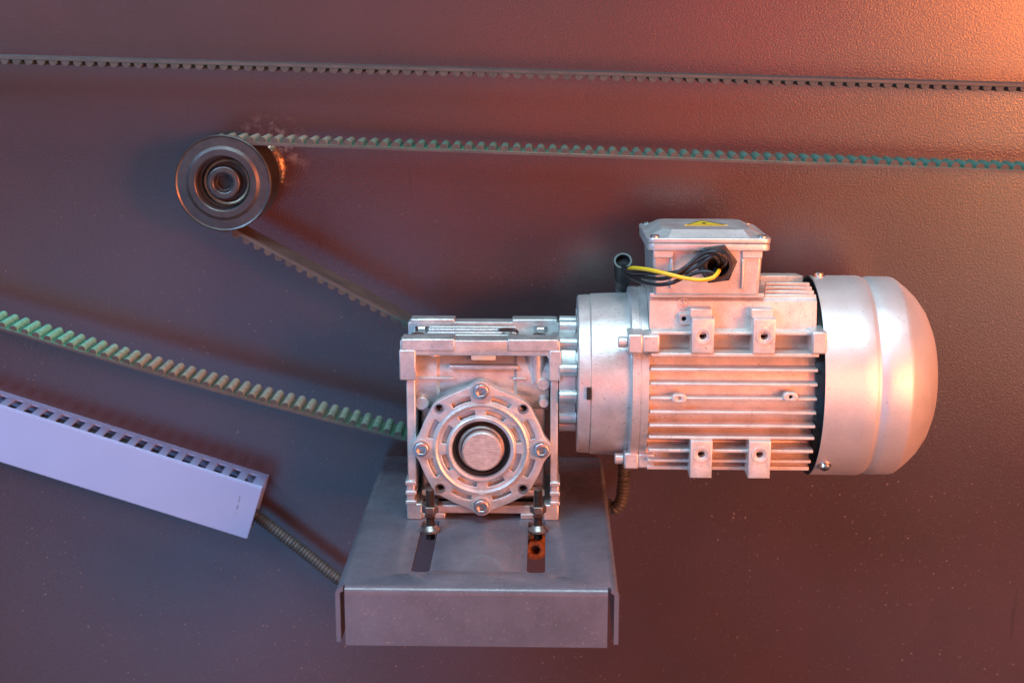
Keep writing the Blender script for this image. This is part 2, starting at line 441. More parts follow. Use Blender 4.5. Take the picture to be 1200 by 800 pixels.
# ------------------------------------------------------------------ idler pulley
root = thing('idler_pulley', 'black flanged idler pulley with a socket head bolt in its centre', 'pulley', (idc.x, -.04, idc.z))
FR = .0392
part('front_flange', MB().lathe([(0, .0222), (0, FR-.0012), (.0008, FR), (.0026, FR), (.0036, FR-.0010), (.0030, FR-.0022), (.0032, .030), (.0046, .0275), (.0046, .0228), (.0040, .0220)], AXF(idc.x, -.0705, idc.z), 96, True), M_pulley, root, ang=25)
part('rim', MB().lathe([(0, .0215), (0, IR-.0028), (.034, IR-.0028), (.034, .0215)], AXF(idc.x, -.0365, idc.z), 96, True), M_pulley, root)
part('rear_flange', MB().lathe([(0, .02), (0, FR), (.003, FR), (.003, .02)], AXF(idc.x, -.0325, idc.z), 96, True), M_pulley, root)
part('retaining_ring', MB().lathe([(0, .0165), (0, .0190), (.0020, .0190), (.0026, .0178), (.0020, .0165)], AXF(idc.x+.002, -.0645, idc.z+.0005), 64, True), M_ring, root)
part('bearing', MB().lathe([(0, .0105), (0, .0214), (.006, .0214), (.006, .0190), (.004, .018), (.004, .0105)], AXF(idc.x, -.058, idc.z), 64, True), M_rubber, root)
part('axle', MB().lathe([(0, .0105), (.060, .0105)], AXF(idc.x, 0, idc.z), 32), M_cut, root)
part('boss', MB().lathe([(0, .024), (.003, .0225), (.022, .0195), (.026, .018)], AXF(idc.x, 0, idc.z), 48), M_pulley, root)
hexh = circ(0, 0, .0077, 28)
bh = part('bolt_head', plate(circ(idc.x, idc.z, .0136, 48), [[(idc.x+x, idc.z+z) for x, z in hexh]], .012, .0014, FRONT(-.0600)), M_pulley, root)
part('hex_socket', plate(circ(idc.x, idc.z, .0082, 28), [[(idc.x+x, idc.z+z) for x, z in circ(0, 0, .0066, 6, R(12))]], .005, .0003, FRONT(-.0615)), M_pulley, bh)
part('socket_floor', MB().lathe([(0, .0125), (.0012, .0125)], AXF(idc.x, -.0608, idc.z), 24), M_rubber, bh)
kn = MB()
for k in range(48):
    a = 2*PI*k/48; r = .0106
    kn.box(idc.x+r*math.cos(a)-.0003, idc.x+r*math.cos(a)+.0003, -.0724, -.0718, idc.z+r*math.sin(a)-.0003, idc.z+r*math.sin(a)+.0003)
part('knurling', kn, M_ring, bh)

# ground weld on the wall behind the idler
wl = MB(); rnd = random.Random(3)
ctrl = [P(px, py, -.0008) for px, py in ((308,166),(315,171),(321,178),(326,187),(329,197),(330,207),(330,214))]
pts = smooth_path(ctrl, .0012); nW = len(pts)
wl.tube(pts, [.0012+.0034*math.sin(PI*min(1, (k+1)/nW*1.05))**.6*(.95+.06*math.sin(k*.9))+.0002*rnd.random() for k in range(nW)], 10)
M_weld = mat('ground_weld_glint', (.85,.50,.30), .28, .95, bump=.8, bscale=500, var=.5, vscale=140)  # orange reflection on the ground metal is put into the base colour
o = part('weld_bead', wl, M_weld, None); o['label'] = 'bare weld bead with a painted orange glint on the wall right behind the idler pulley'; o['category'] = 'weld'

# ------------------------------------------------------------------ bracket
ZP = .806                                   # top face of the plate
YF = -.301
X0, X1 = -.1451, .0520
T = .0032
root = thing('mounting_bracket', 'dark purple grey folded sheet steel bracket with two slots carrying the gearbox', 'bracket', ((X0+X1)/2, -.15, ZP-.045))
rb = .0055
sl = []
for sx in (-.0883, -.0058): sl.append(rrect(sx-.0066, sx+.0066, -.271, -.165, .0035, 4))
TOP = Matrix.Translation((0, 0, ZP-T))
part('top_plate', plate([(X0+rb, YF+rb), (X1-rb, YF+rb), (X1-rb, -.0004), (X0+rb, -.0004)], sl, T, .00002, TOP, res=1), M_bracket, root)
def fold(n=8):    # profile (d outwards, z) of a bend then a drop of 42 mm, thickness T
    o_, i_ = [], []
    for k in range(n+1):
        a = PI/2*(1-k/n); o_.append((rb*math.cos(a), ZP-rb+rb*math.sin(a))); i_.append(((rb-T)*math.cos(a), ZP-rb+(rb-T)*math.sin(a)))
    return o_, i_
o_, i_ = fold()
drop = .043
outer = o_+[(rb, ZP-drop)]; inner = i_+[(rb-T, ZP-drop)]
prof = outer+inner[::-1]
def extr(prof, fn, t0, t1, caps=True):
    mb = MB(); n = len(prof)
    vs = [fn(d, z, t0) for d, z in prof]+[fn(d, z, t1) for d, z in prof]
    q = len(prof)//2
    fs = [(i, (i+1) % n, n+(i+1) % n, n+i) for i in range(n)]
    for i in range(q-1):
        fs.append((i, i+1, n-2-i, n-1-i)); fs.append((n+i, n+i+1, 2*n-2-i, 2*n-1-i))
    return mb.add(vs, fs)
part('front_lip', extr(prof, lambda d, z, t: (t, YF+rb-d, z), -.1385, .0442), M_bracket, root, ang=40)
sp_ = [(d, z if z > ZP-.03 else z+.002) for d, z in prof]
part('side_flange', extr(sp_, lambda d, z, t: (X0+rb-d, t, z), YF+.001, -.0004), M_bracket, root, ang=40)
part('side_flange', extr(sp_, lambda d, z, t: (X1-rb+d, t, z), YF+.001, -.0004), M_bracket, root, ang=40)
# rusty fixing nut seen through the right slot
q = P(627, 643, -.008)
root = thing('wall_nut', 'rusty flanged nut on the wall seen through the right slot of the bracket', 'nut', (q.x, 0, q.z))
part('washer', MB().lathe([(0, .0045), (0, .0125), (.002, .0125), (.003, .0045)], AXF(q.x, -.0003, q.z), 32, True), M_rust, root)
part('nut', plate([(q.x+x, q.z+z) for x, z in circ(0, 0, .0095, 6)], [circ(q.x, q.z, .0045, 20)], .007, .0005, FRONT(-.0035)), M_rust, root)

# ------------------------------------------------------------------ shared fasteners
def cap_screw(r=.0058, h=.005, hexr=.0030, m=M_zinc):
    mb = plate(circ(0, 0, r, 32), [circ(0, 0, hexr, 6)], h, .0007, Matrix(((1,0,0,0),(0,0,-1,0),(0,1,0,0),(0,0,0,1))))
    mb.lathe([(0.0004, r-.001), (.0012, r-.001)], AXF(0, 0, 0), 16)
    return mb.mesh(m, name='cap_screw')
ME_cap = cap_screw()
def hex_head(r, h, m, hole=0):
    mb = MB(); n = 6
    mb.lathe([(0, r), (h*.8, r), (h, r*.86)], Matrix.Identity(4), 6)
    return mb.mesh(m, name='hex', ang=20)
ME_hex6 = hex_head(.0055, .0042, M_zinc)
ME_hex4 = hex_head(.0042, .0034, M_zinc)

# ------------------------------------------------------------------ gearbox
ZG = .866; XG = -.0488
GF = -.163; GB = -.085
MY = -.123; MZ = 1.2-.2855                    # motor / worm axis
def gx(u): return XG+u/1000.
def gz(v): return ZG+v/1000.
root = thing('gearbox', 'silver cast worm gearbox with a round output cover bolted on top of the bracket', 'gearbox', (XG, (GF+GB)/2, ZP))
G = root
def gbox(mb, u0, u1, y0, y1, v0, v1): mb.box(gx(u0), gx(u1), y0, y1, gz(v0), gz(v1)); return mb
# core
hs = MB()
gbox(hs, -49, 49, GF+.024, GB-.003, -52, 74)
core = part('housing', hs, M_cast, root, bev=.002)
hs = MB().lathe([(0, .046), (.016, .046), (.021, .0435)], AXF(gx(0), GF+.022, gz(0)), 64)
part('wheel_case', hs, M_cast, core)
wb_ = MB().lathe([(0, .0285), (.018, .0285), (.020, .0262), (.078, .0262), (.080, .0285), (.1045, .0285)], AXX(gx(-53), MY-.004, MZ+.001), 64)
part('worm_case', wb_, M_cast, core, ang=25)
# walls: left, right
def side_wall(u0, u1, s):
    mb = MB()
    gbox(mb, u0, u1, GF+.001, GB-.001, -34, 56)
    return mb
part('side_wall', side_wall(-58, -51, -1), M_cast, root, bev=.0009)
part('side_wall', side_wall(53.0, 59.0, 1), M_cast, root, bev=.0009)
# upper frames front and back (inverted U)
def uframe(y, t):
    out = [(gx(-62), gz(54)), (gx(-53.5), gz(54)), (gx(-53.5), gz(70)), (gx(-52), gz(72.5)), (gx(50), gz(72.5)), (gx(51.5), gz(70)), (gx(51.5), gz(54)), (gx(60), gz(54)), (gx(60), gz(83.5)), (gx(58.5), gz(84.5)), (gx(-60.5), gz(84.5)), (gx(-62), gz(83.5))]
    return plate(out, [], t, .0008, FRONT(y))
part('upper_frame', uframe(GF+.016, .0175), M_cast, root)
part('upper_frame', uframe(GB, .014), M_cast, root)
# top deck, ribs and pads
dk = MB(); gbox(dk, -57, 56, GF+.010, GB-.010, 70, 78.5)
part('top_deck', dk, M_cast, root, bev=.001)
for y in (GF+.025, GF+.034, GF+.045, GF+.054):
    dk = MB(); gbox(dk, -44, 26, y-.0015, y+.0015, 77, 83.4); part('top_rib', dk, M_cast, root, bev=.0008)
for u0, u1, y0, y1 in ((-60, -24, GB-.014, GB-.0005), (22, 58.5, GB-.014, GB-.0005)):
    dk = MB(); gbox(dk, u0, u1, y0, y1, 83, 87); part('top_pad', dk, M_cast, root, bev=.0012)
for u0, u1 in ((-61, -20), (20, 59)):
    dk = MB(); gbox(dk, u0, u1, GF-.0022, GF+.015, 76.0, 85.6); part('front_pad', dk, M_cast, root, bev=.001)
dk = MB(); gbox(dk, -62.8, -50.0, GF-.0024, GF+.012, 53, 77); part('corner_leg', dk, M_cast, root, bev=.001)
dk = MB(); gbox(dk, 51.8, 61.2, GF-.0024, GF+.012, 53, 77); part('corner_leg', dk, M_cast, root, bev=.001)
part('breather_plug', MB().lathe([(0, .009), (.004, .009), (.0052, .0075), (.0052, .003)], AXU(gx(19), GF+.040, gz(78.5)), 32), M_zinc, root)
for u, y in ((-51, GF+.030), (-50, GB-.022), (44, GF+.030), (45, GB-.022)):
    place('top_bolt', ME_hex6, (gx(u), y, gz(78.5)), root)
# raised bars on the worm case, small bosses and ribs in the recess
dk = MB(); gbox(dk, -25, 28, MY-.0345, MY-.015, 60.0, 63.0); part('raised_bar', dk, M_cast, root, bev=.0007)
dk = MB(); gbox(dk, -53, -22, GF+.006, GF+.02, 51.5, 53.5); part('recess_rib', dk, M_cast, root, bev=.0005)
dk = MB(); gbox(dk, 24, 34, GF+.006, GF+.02, 51.5, 53.5); part('recess_rib', dk, M_cast, root, bev=.0005)
for u, v, r in ((-47, 32, .0055), (47.5, 48, .0055), (48, 33, .004)):
    part('small_boss', MB().lathe([(0, r), (.016, r), (.0175, r*.8)], AXF(gx(u), GF+.024, gz(v)), 24), M_cast, root)
part('recess_column', MB().lathe([(0, .0075), (.024, .0075)], AXU(gx(42), GF+.014, gz(49)), 24), M_cast, root)
part('recess_column', MB().lathe([(0, .006), (.024, .006)], AXU(gx(-38), GF+.020, gz(49)), 24), M_cast, root)
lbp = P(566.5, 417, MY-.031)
part('glint_plate', plate(rrect(lbp.x-.0095, lbp.x+.0095, lbp.z-.0034, lbp.z+.0034, .0012), [], .0006, .0001, FRONT(MY-.0300)), M_glint, root, label='small pale mint plate painted as a glint on the worm case')  # thin plate whose colour stands for a highlight on the worm case
# feet
for s in (-1, 1):
    u0, u1 = (-59, -47) if s < 0 else (48, 60)
    ft = MB(); gbox(ft, u0, u1, GF-.001, GB-.001, -60, -47); gbox(ft, u0+(0 if s < 0 else 5.5), u1-(5.5 if s < 0 else 0), GF-.0005, GB-.002, -47.2, -28)
    f = part('foot', ft, M_cast, root, bev=.001)
    for v in (-30, -38, -46):
        r_ = MB(); gbox(r_, u0-.8, u1+.8 - 5.0 if s < 0 else u1+.8, GF-.0018, GF+.02, v-1.6, v+1.6) if s < 0 else gbox(r_, u0+5.0, u1+.8, GF-.0018, GF+.02, v-1.6, v+1.6)
        part('foot_rib', r_, M_cast, f, bev=.0006)
br = MB(); gbox(br, -48, 49, GF+.004, GF+.014, -56.5, -49.5); part('base_rail', br, M_cast, root, bev=.001)
br = MB(); gbox(br, -48, 49, GF+.010, GF+.02, -44, -39); part('base_rail', br, M_cast, root, bev=.001)
br = MB(); gbox(br, -47.5, -29, GF+.0015, GB-.004, -60, -55.6); part('base_pad', br, M_cast, root, bev=.0008)
br = MB(); gbox(br, 30, 48.5, GF+.0015, GB-.004, -60, -55.6); part('base_pad', br, M_cast, root, bev=.0008)
# output cover
def outl(u=0, add=0.):
    p = []
    for k in range(180):
        a = 2*PI*k/180; d4_ = (a+PI/4) % (PI/2)-PI/4; d8_ = a % (PI/2)-PI/4
        r = .0488+.0052*math.exp(-(d4_/R(8.5))**2)+.0016*math.exp(-(d8_/R(9))**2)+add
        p.append((gx(0)+r*math.cos(a), gz(0)+r*math.sin(a)))
    return p
def arcslot(r0, r1, c, half, n=8):
    p = []
    for k in range(n+1): a = c-half+2*half*k/n; p.append((gx(0)+r0*math.cos(a), gz(0)+r0*math.sin(a)))
    for k in range(n+1): a = c+half-2*half*k/n; p.append((gx(0)+r1*math.cos(a), gz(0)+r1*math.sin(a)))
    return p
FY = GF+.003
cov = part('output_cover', plate(outl(), [circ(gx(0), gz(0), .0232, 64)]+[circ(gx(0)+.0455*math.cos(R(45+90*k)), gz(0)+.0455*math.sin(R(45+90*k)), .0031, 20) for k in range(4)], .004, .0006, FRONT(FY)), M_cast, root)
holes = [circ(gx(0), gz(0), .0232, 64)]
for k in range(8):
    c = R(22.5+45*k)
    holes.append(arcslot(.0385, .0425, c, R(11.0)))
    holes.append(arcslot(.0272, .0312, c, R(15.0) if k % 2 else R(13)))
for k in range(4):
    a = R(45+90*k); holes.append(circ(gx(0)+.0455*math.cos(a), gz(0)+.0455*math.sin(a), .0031, 20))
part('web_plate', plate(outl(), holes, .0056, .0005, FRONT(FY-.004)), M_cast, cov)
part('raised_ring', MB().lathe([(0, .0335), (0, .0372), (.0012, .0368), (.0018, .0352), (.0012, .0338)], AXF(gx(0), FY-.0095, gz(0)), 96, True), M_cast, cov)
part('inner_ring', MB().lathe([(0, .0222), (0, .0266), (.0016, .0262), (.0022, .0250), (.0018, .0228)], AXF(gx(0), FY-.0095, gz(0)), 96, True), M_cast, cov)
for k in range(8):
    a = R(45*k); rr_ = .0336
    if k % 2 == 0:
        place('cap_screw', ME_cap, (gx(0)+.0463*math.cos(a), FY-.0095, gz(0)+.0463*math.sin(a)), cov)
        part('screw_seat', MB().lathe([(0, .0062), (0, .0078), (.0008, .0076), (.0008, .0062)], AXF(gx(0)+.0463*math.cos(a), FY-.0095, gz(0)+.0463*math.sin(a)), 32, True), M_cast, cov)
    else:
        part('hole_rim', MB().lathe([(-.0005, .0031), (.0002, .0031), (.0002, .0042), (-.0005, .0044)], AXF(gx(0)+.0455*math.cos(a), FY-.0095, gz(0)+.0455*math.sin(a)), 24, True), M_zinc, cov)
        part('tapped_bore', MB().lathe([(0, .0036), (.0008, .0036)], AXF(gx(0)+.0455*math.cos(a), FY+.0002, gz(0)+.0455*math.sin(a)), 16), M_hole, cov)
part('oil_seal', MB().lathe([(0, .0170), (0, .0230), (.0045, .0230), (.0045, .0205), (.0025, .0198), (.0020, .0175)], AXF(gx(0), FY-.0010, gz(0)), 64, True), M_rubber, root)
part('shaft_sleeve', MB().lathe([(0, .0158), (0, .0180), (.0062, .0180), (.0068, .0175), (.0062, .0158)], AXF(gx(0), FY-.0010, gz(0)), 64, True), M_cut, root)
def shaft_mat():
    m = mat('turned_shaft_face', (.66,.58,.55), .50, .75, var=.30, vscale=120)
    nt = m.node_tree; N = nt.nodes; L = nt.links; g = N.new('ShaderNodeNewGeometry')
    mp = N.new('ShaderNodeMapping'); mp.inputs['Rotation'].default_value = (0, R(35), 0); mp.inputs['Scale'].default_value = (150, 150, 1800)
    L.new(g.outputs['Position'], mp.inputs['Vector'])
    n = N.new('ShaderNodeTexNoise'); n.inputs['Scale'].default_value = 1; L.new(mp.outputs[0], n.inputs['Vector'])
    bp = N.new('ShaderNodeBump'); bp.inputs['Strength'].default_value = .8; bp.inputs['Distance'].default_value = .0004
    L.new(n.outputs['Fac'], bp.inputs['Height']); L.new(bp.outputs[0], N['Principled BSDF'].inputs['Normal']); return m
part('output_shaft', MB().lathe([(0, .0155), (.0125, .0155), (.0138, .0143)], AXF(gx(.6), FY-.0005, gz(-1)), 64), shaft_mat(), root)
# input neck towards the motor
nk = part('input_neck', MB().lathe([(0, .033), (.005, .033), (.0055, .0405), (.0180, .0405), (.0185, .038), (.0205, .038)], AXX(gx(54), MY, MZ), 64), M_cast, root)
for k in range(12):
    a = 2*PI*k/12+.2
    mb = MB(); c = Vector((gx(54)+.0125, MY+.0405*math.cos(a), MZ+.0405*math.sin(a)))
    mb.lathe([(0, .0055), (.013, .0055)], AXX(c.x-.0065, c.y, c.z), 16); part('neck_lug', mb, M_cast, nk)
for k in range(8):
    a = 2*PI*k/8+R(22)
    place('neck_bolt', ME_hex6, (gx(54)+.0245, MY+.050*math.cos(a), MZ+.050*math.sin(a)), nk, (a, -PI/2, 0))
# studs
def stud(px):
    p = P(px, 622, 0); t = (ZP-CAM.z)/(p.z-CAM.z); q = CAM+(p-CAM)*t
    x, y = q.x, q.y
    pts = []; rad = []
    n = 140
    for k in range(n+1):
        z = ZP-.006+.040*k/n; pts.append((x, y, z)); rad.append(.0031+(.00035 if k % 3 == 0 else (-.0002 if k % 3 == 1 else 0)))
    rad[-1] = .0022
    s_ = part('stud', MB().tube(pts, rad, 16), M_stud, root)
    part('stud_washer', MB().lathe([(0, .0076), (.0016, .0076), (.0022, .0066), (.0045, .0052), (.0052, .0045)], AXU(x, y, ZP+.0002), 32), M_nut, s_)
    part('stud_nut', MB().lathe([(0, .0058), (.0006, .0064), (.0054, .0064), (.006, .0058)], AXU(x, y, ZP+.0150), 6), M_nut, s_, ang=20, bev=.0003)
    part('clamp_arm', MB().box(x-.004, x+.004, y-.004, GF+.012, ZP+.0118, ZP+.0148), M_stud, s_, bev=.0006)
stud(504.5); stud(630.5)

# ------------------------------------------------------------------ motor
root = thing('electric_motor', 'silver electric motor with cooling fins and a rounded fan cover beside the gearbox', 'motor', (.15, MY, MZ-.08))
def ml(prof, n=96): return MB().lathe([(x, r) for x, r in prof], AXX(0, MY, MZ), n)
part('mounting_flange', ml([(.0248, .045), (.0250, .0610), (.0258, .0622), (.0338, .0628), (.0346, .0622), (.0346, .04)]), M_casing, root)
part('motor_neck', ml([(.0347, .0624), (.0352, .0634), (.0500, .0640), (.0650, .0645), (.0655, .05)]), M_casing, root)
part('end_shield', ml([(.0640, .0645), (.0645, .0685), (.0655, .0695), (.0710, .0695), (.0714, .0688), (.0720, .0688), (.0724, .0695), (.0775, .0695), (.0780, .0685), (.0780, .05)]), M_casing, root, ang=20)
# little notch window in the flange
nx = P(690, 461, MY-.064)
part('notch', MB().box(nx.x-.0016, nx.x+.0016, MY-.0655, MY-.058, nx.z-.0045, nx.z+.0045), M_hole, root, label='small dark inspection notch between flange and neck')
# stator
SX0, SX1 = .078, .2035
cs = []                                          # cross-section (y, z) : front is -y
def arc_pts(r, a0, a1, n): return [(r*math.cos(R(a0+(a1-a0)*k/n)), r*math.sin(R(a0+(a1-a0)*k/n))) for k in range(n+1)]
front = [(.046, .0715), (.0495, .0690), (.0520, .0520), (.0535, .0480)]+arc_pts(.061, 42, -42, 14)[0:]+[(.047, -.050), (.044, -.0605), (.030, -.0625)]
pts_ = [(f, z) for f, z in front]+[(-f, z) for f, z in front[::-1]]
st = part('stator_body', MB().prism([(y, z) for y, z in [( -f, z) for f, z in pts_]], AXX(SX0, MY, MZ), SX1-SX0-.001), M_fin, root, ang=25)
def fin(z, tip, x0=SX0+.0005, x1=SX1-.001, t=.0011, name='cooling_fin', root_f=.035):
    for s in (-1, 1):
        mb = MB(); n = 1
        a, b2 = (MY-tip, MY-root_f) if s < 0 else (MY+root_f, MY+tip)
        yt, yr = (MY-tip, MY-root_f) if s < 0 else (MY+tip, MY+root_f)
        zt = MZ+z/1000
        mb.add([(x0, yr, zt-t*1.5), (x0, yt, zt-t), (x0, yt, zt+t), (x0, yr, zt+t*1.5), (x1, yr, zt-t*1.5), (x1, yt, zt-t), (x1, yt, zt+t), (x1, yr, zt+t*1.5)],
               [(0,1,2,3),(7,6,5,4),(0,4,5,1),(1,5,6,2),(2,6,7,3),(3,7,4,0)])
        part(name, mb, M_fin, root, bev=.0005)
for z in (20.5, 9.7, -1.2, -12, -22.8, -32.4): fin(z, .0700-.004*(abs(z)/35)**2)
fin(32.2, .0690, t=.0013, name='thick_fin'); fin(47.5, .0640, t=.0011, name='thick_fin')
fin(-43.5, .0640, t=.0012, name='thick_fin'); fin(-54, .0560, t=.0012); fin(-61.5, .0500, t=.0015)
# top rows of fins either side of the terminal box base
for k in range(4):
    mb = MB().box(.164+.0016*k, SX1-.001, MY-.046+.0095*k, MY-.0425+.0095*k, MZ+.068, MZ+.0735+.0012*k); part('top_fin', mb, M_fin, root, bev=.0006)
    mb = MB().box(.164+.0016*k, SX1-.001, MY+.040-.0095*k, MY+.0435-.0095*k, MZ+.068, MZ+.0735+.0012*k); part('top_fin', mb, M_fin, root, bev=.0006)
# foot pads with bores
PF = .0712
for px, zc, z0, z1 in ((824, 47, 34, 60), (896, 47, 34, 60), (822, -44, -62.5, -33.5), (890.5, -44, -62.5, -33.5)):
    c = P(px, 391 if zc > 0 else 530, MY-PF).x
    outer_ = [(c-.0082, MZ+z0/1000), (c+.0082, MZ+z0/1000), (c+.0082, MZ+z1/1000), (c-.0082, MZ+z1/1000)]
    mb = plate(outer_, [circ(c, MZ+zc/1000, .0027, 20)], .024, .0006, FRONT(MY-PF+.024))
    pd = part('foot_pad', mb, M_fin, root)
    part('pad_bore', MB().lathe([(0, .0045), (.002, .0045)], AXF(c, MY-PF+.012, MZ+zc/1000), 16), M_hole, pd)
    part('bore_ring', MB().lathe([(0, .0046), (0, .0062), (.0007, .0061), (.0007, .0047)], AXF(c, MY-PF, MZ+zc/1000), 32, True), M_fin, pd)
    if zc > 0:
        part('pad_step', MB().box(c-.0092, c+.0074, MY-.0615, MY-.045, MZ+.0585, MZ+.0655), M_fin, pd, bev=.0008)
# nameplate eyelets on the fins
for px, py in ((796, 467), (926.5, 465)):
    q = P(px, py, MY-.0715)
    ey = part('eyelet', plate([(q.x+x, q.z+z) for x, z in rrect(-.0055, .0055, -.0034, .0034, .0033, 6)], [circ(q.x, q.z, .0014, 14)], .006, .0006, FRONT(MY-.0662)), M_fin, root)
    part('eyelet_bore', MB().lathe([(0, .002), (.001, .002)], AXF(q.x, MY-.068, q.z), 12), M_hole, ey)
# ground boss and engraved earth sign
q = P(801.5, 373, MY-.054)
gb = part('earth_boss', plate(rrect(q.x-.0042, q.x+.0060, q.z-.0045, q.z+.0040, .0018), [circ(q.x, q.z-.0002, .0018, 16)], .006, .0005, FRONT(MY-.0492)), M_fin, root)
part('earth_bore', MB().lathe([(0, .0023), (.001, .0023)], AXF(q.x, MY-.051, q.z-.0002), 16), M_hole, gb)
q = P(801, 356, MY-.0505)
sg = MB().lathe([(0, .0040), (0, .0044), (.0004, .0044), (.0004, .0040)], AXF(q.x, MY-.0507, q.z), 28, True)
sg.box(q.x-.0002, q.x+.0002, MY-.0513, MY-.0500, q.z, q.z+.0032)
for k, hw in enumerate((.0028, .0019, .0010)): sg.box(q.x-hw, q.x+hw, MY-.0515+k*.0003, MY-.0500, q.z-.0002-.0011*k, q.z+.0002-.0011*k)
part('earth_sign', sg, M_fin, root, label='small embossed earth sign in a circle')
# clamp lugs of the end shield with tie bolts (front upper, front lower, and behind)
for fy, z0, z1 in ((-1, 33.5, 48), (-1, -63, -50), (1, 33.5, 48), (1, -63, -50)):
    y0, y1 = (MY-.0715, MY-.046) if fy < 0 else (MY+.046, MY+.0715)
    if z0 < 0: y0, y1 = (MY-.050, MY-.028) if fy < 0 else (MY+.028, MY+.050)
    mb = MB().box(.0610, .0722, y0, y1, MZ+z0/1000, MZ+z1/1000)
    lg = part('clamp_lug', mb, M_casing, root, bev=.0014)
    part('lug_base', MB().box(.0719, .0845, y0+.0006, y1-.0006, MZ+z0/1000+.0006, MZ+z1/1000-.0006), M_casing, lg, bev=.0014)
    ym = (y0+.007) if fy < 0 else (y1-.007); zm = MZ+(z0+z1)/2000
    part('tie_bolt', MB().lathe([(0, .0030), (.0008, .0043), (.0065, .0043), (.0072, .0036)][::1], Matrix(((0,0,-1,.0612),(1,0,0,ym),(0,1,0,zm),(0,0,0,1))), 20), M_casing, lg)
    if z0 > 0:
        yy0, yy1 = (MY-.0710, MY-.046) if fy < 0 else (MY+.046, MY+.071)
        part('rear_lug', MB().box(.1965, .2075, yy0, yy1, MZ+.0335, MZ+.0505), M_casing, root, bev=.0014)
# rear end shield (inside the fan cover)
part('rear_shield', ml([(.2020, .04), (.2022, .0660), (.2080, .0680), (.2120, .0680), (.2150, .066), (.2150, .03)]), M_black, root, ang=25)
# fan cover
fo = [(.2066, .0784), (.2350, .0786), (.2440, .0786), (.2458, .0780), (.2475, .0768), (.2490, .0768), (.2515, .0778), (.2560, .0780), (.2690, .0778), (.2712, .0772), (.2732, .0757), (.2790, .0712), (.2865, .0640), (.2930, .0550), (.2980, .0440), (.3010, .0320), (.3028, .0180), (.3034, .003)]
fi = [(x-.0012, max(r-.0012, .003)) for x, r in fo[::-1]]; fi[-1] = (.2066, .0772)
fc = part('fan_cover', ml(fo+fi, 128), M_cover, root, ang=40)
fc.data.update()
# swap to a closed shell: the lathe caps would close the mouth, so remove them
bm = bmesh.new(); bm.from_mesh(fc.data)
bmesh.ops.delete(bm, geom=[f for f in bm.faces if len(f.verts) > 8 and f.calc_center_median().x+W[fc.name].x < .25], context='FACES_ONLY'); bm.to_mesh(fc.data); bm.free()
def cover_screw(theta, x=.2125):
    n = Vector((0, math.cos(theta), math.sin(theta))); p = Vector((x, MY, MZ))+n*.0783
    q_ = n.to_track_quat('Z', 'Y').to_matrix().to_4x4(); M4 = Matrix.Translation(p) @ q_
    mb = MB().lathe([(0, .0052), (.0008, .0052), (.001, .0042), (.0030, .0038), (.0038, .0026)], M4, 24)
    s_ = part('cover_screw', mb, M_zinc, fc)
    mb = MB(); v = []
    for sx, sy in ((.0026, .0004), (.0004, .0026)):
        mb2 = MB().box(-sx, sx, -sy, sy, .0036, .0040)
        mb.add([M4 @ a for a in mb2.v], mb2.f)
    part('screw_cross', mb, M_hole, s_)
cover_screw(R(180+47), .2135)
cover_screw(R(88), .2125); cover_screw(R(-20), .2125)
# ------------------------------------------------------------------ terminal box
XF = Matrix.Translation((0, MY, MZ)) @ Matrix.Rotation(R(-2.2), 4, 'X') @ Matrix.Translation((0, -MY, -MZ))
BX0, BX1 = .0785, .1605
BF, BB = MY-.058, MY+.036                        # front / back
BZ0, BZ1 = MZ+.0715, MZ+.1112
tb = part('terminal_box', MB().add([(BX0+.002,BF+.0015,BZ0),(BX1-.002,BF+.0015,BZ0),(BX1-.002,BB-.0015,BZ0),(BX0+.002,BB-.0015,BZ0),(BX0,BF,BZ1),(BX1,BF,BZ1),(BX1,BB,BZ1),(BX0,BB,BZ1)],
    [(0,3,2,1),(4,5,6,7),(0,1,5,4),(1,2,6,5),(2,3,7,6),(3,0,4,7)]), M_casing, root, bev=.0022)
part('box_base', MB().box(.0775, .1630, BF-.0006+.004, BB+.001, MZ+.0700, MZ+.0735), M_casing, tb, bev=.0008)
rim = part('box_rim', plate(rrect(BX0-.0036, BX1+.0050, BF-.0036, BB+.003, .006), [], .0052, .0007, AXU(0, 0, BZ1-.0052)), M_casing, tb)
for s in (0, 1):     # raised corner brackets on the front face: an L of two bars
    xa = BX0+.0008 if s == 0 else BX1-.0008-.0150
    bar = MB().box(xa, xa+.0150, BF-.0022, BF+.006, BZ1-.0110, BZ1-.0050); part('corner_bar', bar, M_casing, tb, bev=.0008)
    xv = xa+.0128 if s == 0 else xa
    bar = MB().box(xv, xv+.0022, BF-.0016, BF+.006, BZ0+.006, BZ1-.0108); part('corner_bar', bar, M_casing, tb, bev=.0006)
lid = part('box_lid', plate(rrect(BX0-.0040, BX1+.0055, BF-.0042, BB+.0035, .006), [], .0040, .0010, AXU(0, 0, BZ1+.0002)), M_casing, tb)
